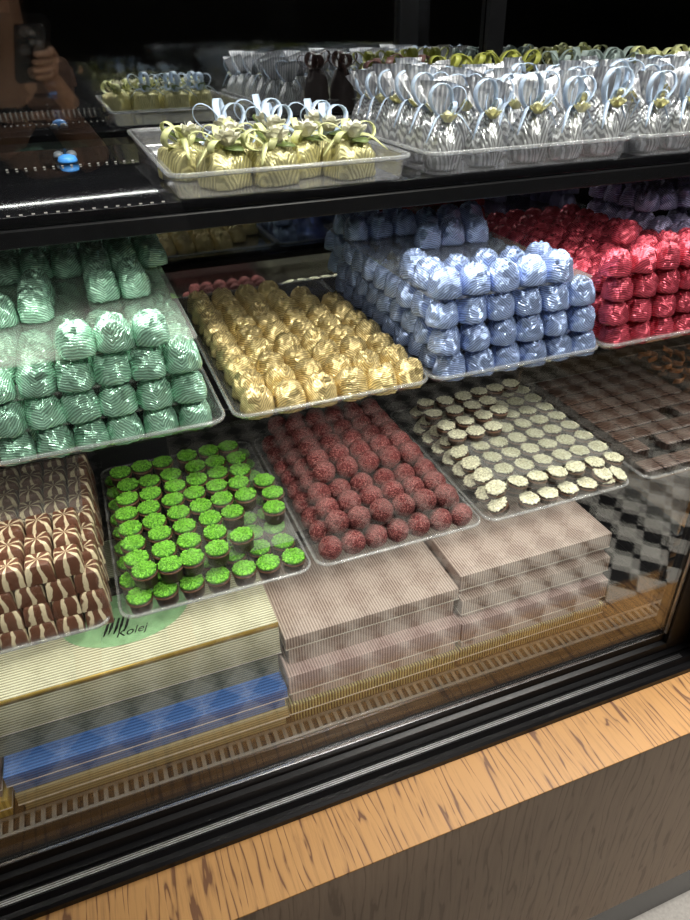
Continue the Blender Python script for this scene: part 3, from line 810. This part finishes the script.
bp = Kind([parcel_proto(s, M['bluerib'], M['yellowfoil'], True) for s in (4,5)])
TB1 = H-.1180
yl = [(.1290,.644,.45),(.1720,.640,.15),(.2090,.668,.5),(.2460,.640,.25),(.1040,.704,.7),(.1480,.692,.2)]
yn = ['pale gold parcel with yellow ribbon at the front corner of its tray','pale gold parcel with yellow ribbon, second along the front of its tray',
      'pale gold parcel with yellow ribbon set back between two front parcels','pale gold parcel with yellow ribbon closest to the silver bags',
      'pale gold parcel with yellow ribbon at the tray edge in second row','pale gold parcel with yellow ribbon behind the front corner parcel']
for k, (x, y, r) in enumerate(yl): yp.put((x, y, TB1), r, yn[k], 'gift parcel', 'pale gold ribboned parcels', 1.0, k % 3)
bl = [(.152,.745),(.196,.722),(.243,.692),(.200,.772),(.246,.745)]
bn = ['pale gold parcel with blue ribbon behind the yellow ribboned corner parcels','pale gold parcel with blue ribbon in the middle of its tray','pale gold parcel with blue ribbon next to the silver bags',
      'pale gold parcel with blue ribbon in the rear row, middle','pale gold parcel with blue ribbon in the rear row beside the silver bags']
for k, (x, y) in enumerate(bl): bp.put((x, y, TB1), R.uniform(-.4,.4), bn[k], 'gift parcel', 'pale gold ribboned parcels')
yp.purge(); bp.purge()

def bag_proto(seed, rib, fo, fl, name='silver_bag'):
    rr = random.Random(seed); root = empty(name); n = 40
    ph = [rr.uniform(0,6.28) for _ in range(4)]
    bm = bmesh.new(); rings = []
    for r, z, pl in ((.0120,0,.02),(.0172,.002,.03),(.0196,.010,.05),(.0192,.020,.06),(.0165,.030,.09),(.0120,.038,.14),(.0070,.044,.22),(.0045,.047,.25)):
        rings.append([(r*(1+pl*math.sin(12*2*PI*i/n+ph[0]+z*60)+.03*math.sin(3*2*PI*i/n+ph[1]))*math.cos(2*PI*i/n), r*(1+pl*math.sin(12*2*PI*i/n+ph[0]+z*60)+.03*math.sin(2*2*PI*i/n+ph[2]))*math.sin(2*PI*i/n)*.92, z) for i in range(n)])
    loops_mesh(bm, rings); finish('pouch', bm, fo, root)
    # flared fan of paper above the neck: pleated sheet gathered at the neck
    for s in (0, 1):
        bm = bmesh.new(); nu, nv = 17, 6; grid = []
        yaw = rr.uniform(-.25,.25); H1 = rr.uniform(.030,.038); W1 = rr.uniform(.0215,.0255)
        for iv in range(nv):
            v = iv/(nv-1); row = []
            for iu in range(nu):
                u = (iu/(nu-1)-.5)*2
                wx = (.004+(W1-.004)*v**.8)*u
                wy = .0022*math.sin(iu*PI*.9+ph[3])*(1-.5*v) + (.010*v if s else -.003*v) + .004*v*u*u
                zz = .0455 + H1*v*(1-.10*abs(u)) + (.004*u*v*(1 if s else -1))
                c_, s_ = math.cos(yaw), math.sin(yaw)
                row.append(bm.verts.new((wx*c_-wy*s_, wx*s_+wy*c_, zz)))
            grid.append(row)
        for a, b in zip(grid, grid[1:]):
            for q in range(nu-1): bm.faces.new((a[q], a[q+1], b[q+1], b[q]))
        bmesh.ops.solidify(bm, geom=list(bm.faces), thickness=.0004)
        finish('flared_paper', bm, fl, root)
    kn = (0,-.005,.046); a0 = -PI/2+rr.uniform(-.3,.3)
    for k, (da, sz, lf) in enumerate(((-.85,.036,2.4),(.85,.034,2.0),(.2,.022,1.1))):
        ribbon_loop(root, kn, a0+da*1.4, sz*rr.uniform(.85,1.1), lf, rib, .0048, .42)
    ribbon_tail(root, kn, a0+1.25, .027, .010, rib, .0048); ribbon_tail(root, kn, a0-1.2, .025, .014, rib, .0048)
    rose(root, (rr.uniform(-.003,.003), -.0155, .0445), .0092, M['roseyellow'], seed)
    return root
sb = Kind([bag_proto(s, M['bluerib'], M['silver'], M['flare']) for s in (1,2,3,4)])
for t, (xa, nm) in enumerate(((.3405,'tray beside gold parcels'), (.578,'far tray'))):
    for j in range(6):
        for i in range(5):
            if j > 2 and not (t == 0 and (i == 0 or (i == 1 and j < 5) or (i == 2 and j == 3))): continue
            x, y = xa+.0455*i+R.uniform(-.0025,.0025)+(.005*j if t == 0 else .001*j)*(1-i/5), .632+.0530*j+R.uniform(-.003,.003)
            sb.put((x, y, TB1), R.uniform(-.35,.35), f'silver bag, blue bow, {nm}, {ORD[j]} row from front, {ORD[i]} from left', 'gift bag', 'silver ribboned bags', R.uniform(.95,1.08))
sb.purge()
# rear row along the mirror: only the bows and papers show over the silver bags
def bow_proto(seed, rib, fo, name):
    rr = random.Random(seed); root = empty(name)
    o = foil_mesh('foil_parcel', fo, .036, .058, seed+90, 2.4, 24); o.parent = root
    for k in range(4): ribbon_loop(root, (0,0,.057), k*PI/2+rr.uniform(-.3,.3), rr.uniform(.022,.030), rr.uniform(.5,1.1), rib, .008, .36)
    ribbon_tail(root, (0,0,.058), rr.uniform(0,6), .03, .01, rib)
    return root
rear = [('dark brown', M['brownrib'], M['brownpaper'], lin(.405,.043,2)), ('olive', M['oliverib'], M['yellowfoil'], lin(.498,.0395,4)), ('grey green', M['greyrib'], M['silver'], lin(.672,.038,4)), ('olive yellow', M['yelrib'], M['yellowfoil'], lin(.82,.038,4))]
for q, (nm, rb, fo, xs) in enumerate(rear):
    kd = Kind([bow_proto(q*5+s, rb, fo, 'bow_parcel') for s in range(2)])
    for k, x in enumerate(xs):
        kd.put((x, .925+.004*(k % 2), H-.1180), R.uniform(-.3,.3), f'parcel with {nm} bow behind the silver bags, {ORD[k]} of its colour from left', 'gift parcel', 'bow parcels along the back mirror', 1.12)
    kd.purge()
# small blue and grey discs added in place of a reflection on the upper shelf
bm = bmesh.new(); loops_mesh(bm, lathe_rings([(.010,0),(.0105,.002),(.009,.006),(.004,.008)], 24)); o = finish('plastic_disc', bm, M['cyan']); o.location = (.0005,.868,H-.1193); tag(o, 'small bright blue plastic disc on the empty black upper shelf', 'disc')
for k, x in enumerate((-.008, .006)):
    bm = bmesh.new(); loops_mesh(bm, lathe_rings([(.0055,0),(.006,.002),(.005,.005),(.002,.0065)], 20)); o = finish('plastic_disc', bm, M['greydisc']); o.location = (x,.910,H-.1193)
    tag(o, ['small grey plastic disc behind the blue disc, farther from the parcels','small grey plastic disc behind the blue disc, nearer the parcels'][k], 'disc')

# ------------------------------------------------------------------ the photographer, seen only as a reflection
CX = Vector((.93424588,-.35608746,-.01965591)); CD = Vector((-.20651751,-.4952478,-.84384841)); CF = Vector((.29074929,.79242119,-.53622151))
CAMM = Matrix(((CX.x, -CD.x, -CF.x, 0), (CX.y, -CD.y, -CF.y, 0), (CX.z, -CD.z, -CF.z, H), (0,0,0,1)))
def skin_obj(name, verts, edges, rad, mat, par, root=0, sub=1):
    me = bpy.data.meshes.new(name); me.from_pydata([Vector(v) for v in verts], edges, [])
    o = bpy.data.objects.new(name, me); COL.objects.link(o)
    o.modifiers.new('skin', 'SKIN')
    for i, r in enumerate(rad):
        d = me.skin_vertices[0].data[i]; d.radius = (r, r) if not isinstance(r, tuple) else r; d.use_root = (i == root)
    s = o.modifiers.new('sub', 'SUBSURF'); s.levels = sub; s.render_levels = sub
    me.materials.append(mat)
    dg = bpy.context.evaluated_depsgraph_get(); m2 = bpy.data.meshes.new_from_object(o.evaluated_get(dg))
    bpy.data.objects.remove(o)
    for p in m2.polygons: p.use_smooth = True
    o = bpy.data.objects.new(name, m2); COL.objects.link(o)
    if not m2.materials: m2.materials.append(mat)
    if par is not None: o.parent = par
    return o
def L(x, y, z): return CAMM @ Vector((x, y, z))
V, E, Q = [], [], []
def vadd(p, r, link=None):
    V.append(tuple(p)); Q.append(r)
    if link is not None: E.append((link, len(V)-1))
    return len(V)-1
px, pyy = -.10, -.40
pel = vadd((px,pyy,.92), (.15,.11)); wai = vadd((px,pyy,1.08), (.13,.10), pel); che = vadd((px,pyy+.01,1.26), (.15,.11), wai)
nek = vadd((px,pyy+.02,1.43), .055, che); hd = vadd((px,pyy+.06,1.53), (.07,.085), nek); hd2 = vadd((px,pyy+.07,1.63), (.075,.09), hd); hd3 = vadd((px,pyy+.06,1.70), .05, hd2)
nose = None
for sgn in (-1, 1):
    k = vadd((px+sgn*.10,pyy,.86), .085, pel); k = vadd((px+sgn*.11,pyy+.02,.48), .058, k); k = vadd((px+sgn*.12,pyy-.01,.09), .04, k); vadd((px+sgn*.13,pyy+.13,.04), .035, k)
# left arm hangs, right arm raises the phone
k = vadd((px-.19,pyy,1.36), .055, che); k = vadd((px-.24,pyy-.02,1.08), .042, k); k = vadd((px-.24,pyy+.08,.84), .03, k); vadd((px-.235,pyy+.11,.76), (.02,.035), k)
k = vadd((px+.19,pyy,1.36), .055, che); k = vadd((px+.25,pyy+.10,1.12), .042, k)
wr = vadd(L(.052,-.150,.075), .027, k); pm = vadd(L(.047,-.095,.030), (.028,.018), wr)
for i in range(4):
    yy = -.042-.0205*i
    kn = vadd(L(.034, yy, .010), .0098, pm); m1 = vadd(L(.022, yy, -.0075), .0092, kn); m2 = vadd(L(-.002, yy-.002, -.0085), .0086, m1); vadd(L(-.024+.004*abs(i-1.3), yy-.003, -.0070), .0074, m2)
k = vadd(L(.022,-.110,.040), .0115, pm); vadd(L(-.002,-.080,.026), .0095, k)
person = skin_obj('person', V, E, Q, M['skin'], None, 0, 2)
tag(person, 'person in dark jacket holding up a phone, mirrored faintly in the glass', 'person')
jv, je, jr = [], [], []
def sub(idx, grow):
    mp = {i: n for n, i in enumerate(idx)}
    return [V[i] for i in idx], [(mp[a], mp[b]) for a, b in E if a in mp and b in mp], [tuple(q+grow for q in Q[i]) if isinstance(Q[i], tuple) else Q[i]+grow for i in idx]
arm0 = 7+8
jidx = [pel, wai, che] + list(range(arm0, arm0+3)) + [arm0+4, arm0+5]
a, b, c = sub(jidx, .022)
a.append(tuple(Vector(V[arm0+5])*.25+Vector(V[wr])*.75)); b.append((jidx.index(arm0+5), len(a)-1)); c.append(.046)
skin_obj('jacket', a, b, c, M['cloth'], person, 0, 2)['label'] = 'dark jacket'
a, b, c = sub([pel] + [7,8,9] + [11,12,13], .016)
skin_obj('trousers', a, b, c, M['jean'], person, 0, 2)['label'] = 'dark trousers'
hv = [(px,pyy+.02,1.60),(px,pyy+.02,1.68),(px,pyy+.06,1.735)]
skin_obj('hair', hv, [(0,1),(1,2)], [.085,.095,.06], M['hair'], person, 0, 2)
ph = empty('phone', (0,0,0)); ph.matrix_world = CAMM
tag(ph, 'black phone with round camera lenses held up in the person\'s hand', 'phone')
bm = bmesh.new(); loops_mesh(bm, [rrect(-.058,.016,-.128,.020,.010,z) for z in (.004,.012)]); finish('phone_body', bm, M['phone'], ph, smooth=False)
for (x, y) in ((-.018,.004), (-.018,-.020), (.0,-.020)):
    bm = bmesh.new(); bmesh.ops.create_cone(bm, cap_ends=True, segments=24, radius1=.0072, radius2=.0066, depth=.0022)
    bmesh.ops.translate(bm, verts=bm.verts, vec=(x, y, .0028)); o = finish('camera_lens', bm, M['lens'], ph, smooth=False)

prop = tag(empty('bench', (1.2,-2.95,0)), 'low pale bench across the shop, mirrored behind the gold chocolates', 'bench')  # low block added so the mirror shows a pale band
pbox('bench_seat', (.2, 2.3, -3.15, -2.75, .24, .29), plain('pale grey laminate', (.55,.52,.48), .5), prop, .004)
for x in (.25, 1.2, 2.2): pbox('leg', (x, x+.05, -3.12, -2.78, 0, .2395), M['steel'], prop, .003)
pbox('front_board', (.22, 2.28, -2.785, -2.765, .01, .2395), plain('pale pink board', (.48,.42,.40), .5), prop)
# ------------------------------------------------------------------ light
def area(name, loc, rot, sx, sy, power, color=(1,1,1), spread=None):
    d = bpy.data.lights.new(name, 'AREA'); d.shape = 'RECTANGLE'; d.size = sx; d.size_y = sy; d.energy = power; d.color = color
    if spread: d.spread = spread
    o = bpy.data.objects.new(name, d); COL.objects.link(o); o.location = loc; o.rotation_euler = rot; return o
LEDC = (1.0,.955,.88)
area('middle_shelf_light', (.42,.6205,H-.1425), (math.radians(-18),0,0), 1.9, .010, 2.8, LEDC)
area('lower_shelf_light', (.30,.6265,H-.3475), (math.radians(-12),0,0), 1.8, .010, 1.9, LEDC)
area('deck_light', (.14,.630,H-.5530), (math.radians(4),0,0), 1.5, .010, .7, LEDC)
area('case_top_light', (.45,.568,H+.315), (math.radians(4),0,0), 1.9, .016, 9.0, (1,.97,.93))
for k, x in enumerate((.05,.45,.85)):
    d = bpy.data.lights.new('case_spot', 'SPOT'); d.energy = 1.25; d.spot_size = math.radians(85); d.spot_blend = .35; d.shadow_soft_size = .006; d.color = (1,.97,.92)
    o = bpy.data.objects.new('case_spot', d); COL.objects.link(o); o.location = (x,.70,H+.30); o.rotation_euler = (math.radians(-4),0,0)
area('shop_light', (1.40,.20,2.85), (0,0,0), 1.1, .5, 19.0, (1,.955,.88), math.radians(75))
area('shop_light', (.2,.20,2.85), (0,0,0), 2.0, .25, 3.5, (1,.95,.87))
d = bpy.data.lights.new('shop_spot', 'SPOT'); d.energy = 205; d.spot_size = math.radians(30); d.spot_blend = .8; d.shadow_soft_size = .06; d.color = (1,.96,.9)
o = bpy.data.objects.new('shop_spot', d); COL.objects.link(o); o.location = (.75,-1.1,2.8)
o.rotation_euler = (Vector((.26,.60,1.27))-Vector((.75,-1.1,2.8))).to_track_quat('-Z','Y').to_euler()

w = bpy.data.worlds.new('world'); SC.world = w; w.use_nodes = True
w.node_tree.nodes['Background'].inputs[0].default_value = (.9,.95,1,1); w.node_tree.nodes['Background'].inputs[1].default_value = .02

# ------------------------------------------------------------------ camera
cd = bpy.data.cameras.new('camera'); cam = bpy.data.objects.new('camera', cd); COL.objects.link(cam)
cd.sensor_fit = 'AUTO'; cd.sensor_width = 36; cd.lens = 36*680/920; cd.clip_start = .004; cd.clip_end = 50
cam.matrix_world = CAMM
SC.camera = cam
SC.view_settings.view_transform = 'Standard'; SC.view_settings.look = 'None'; SC.view_settings.gamma = 1.0; SC.view_settings.use_curve_mapping = False
SC.view_settings.exposure = 0.0
SC.cycles.transparent_max_bounces = 48; SC.cycles.max_bounces = 14; SC.cycles.glossy_bounces = 8; SC.cycles.diffuse_bounces = 3
SC.cycles.sample_clamp_indirect = 6.0
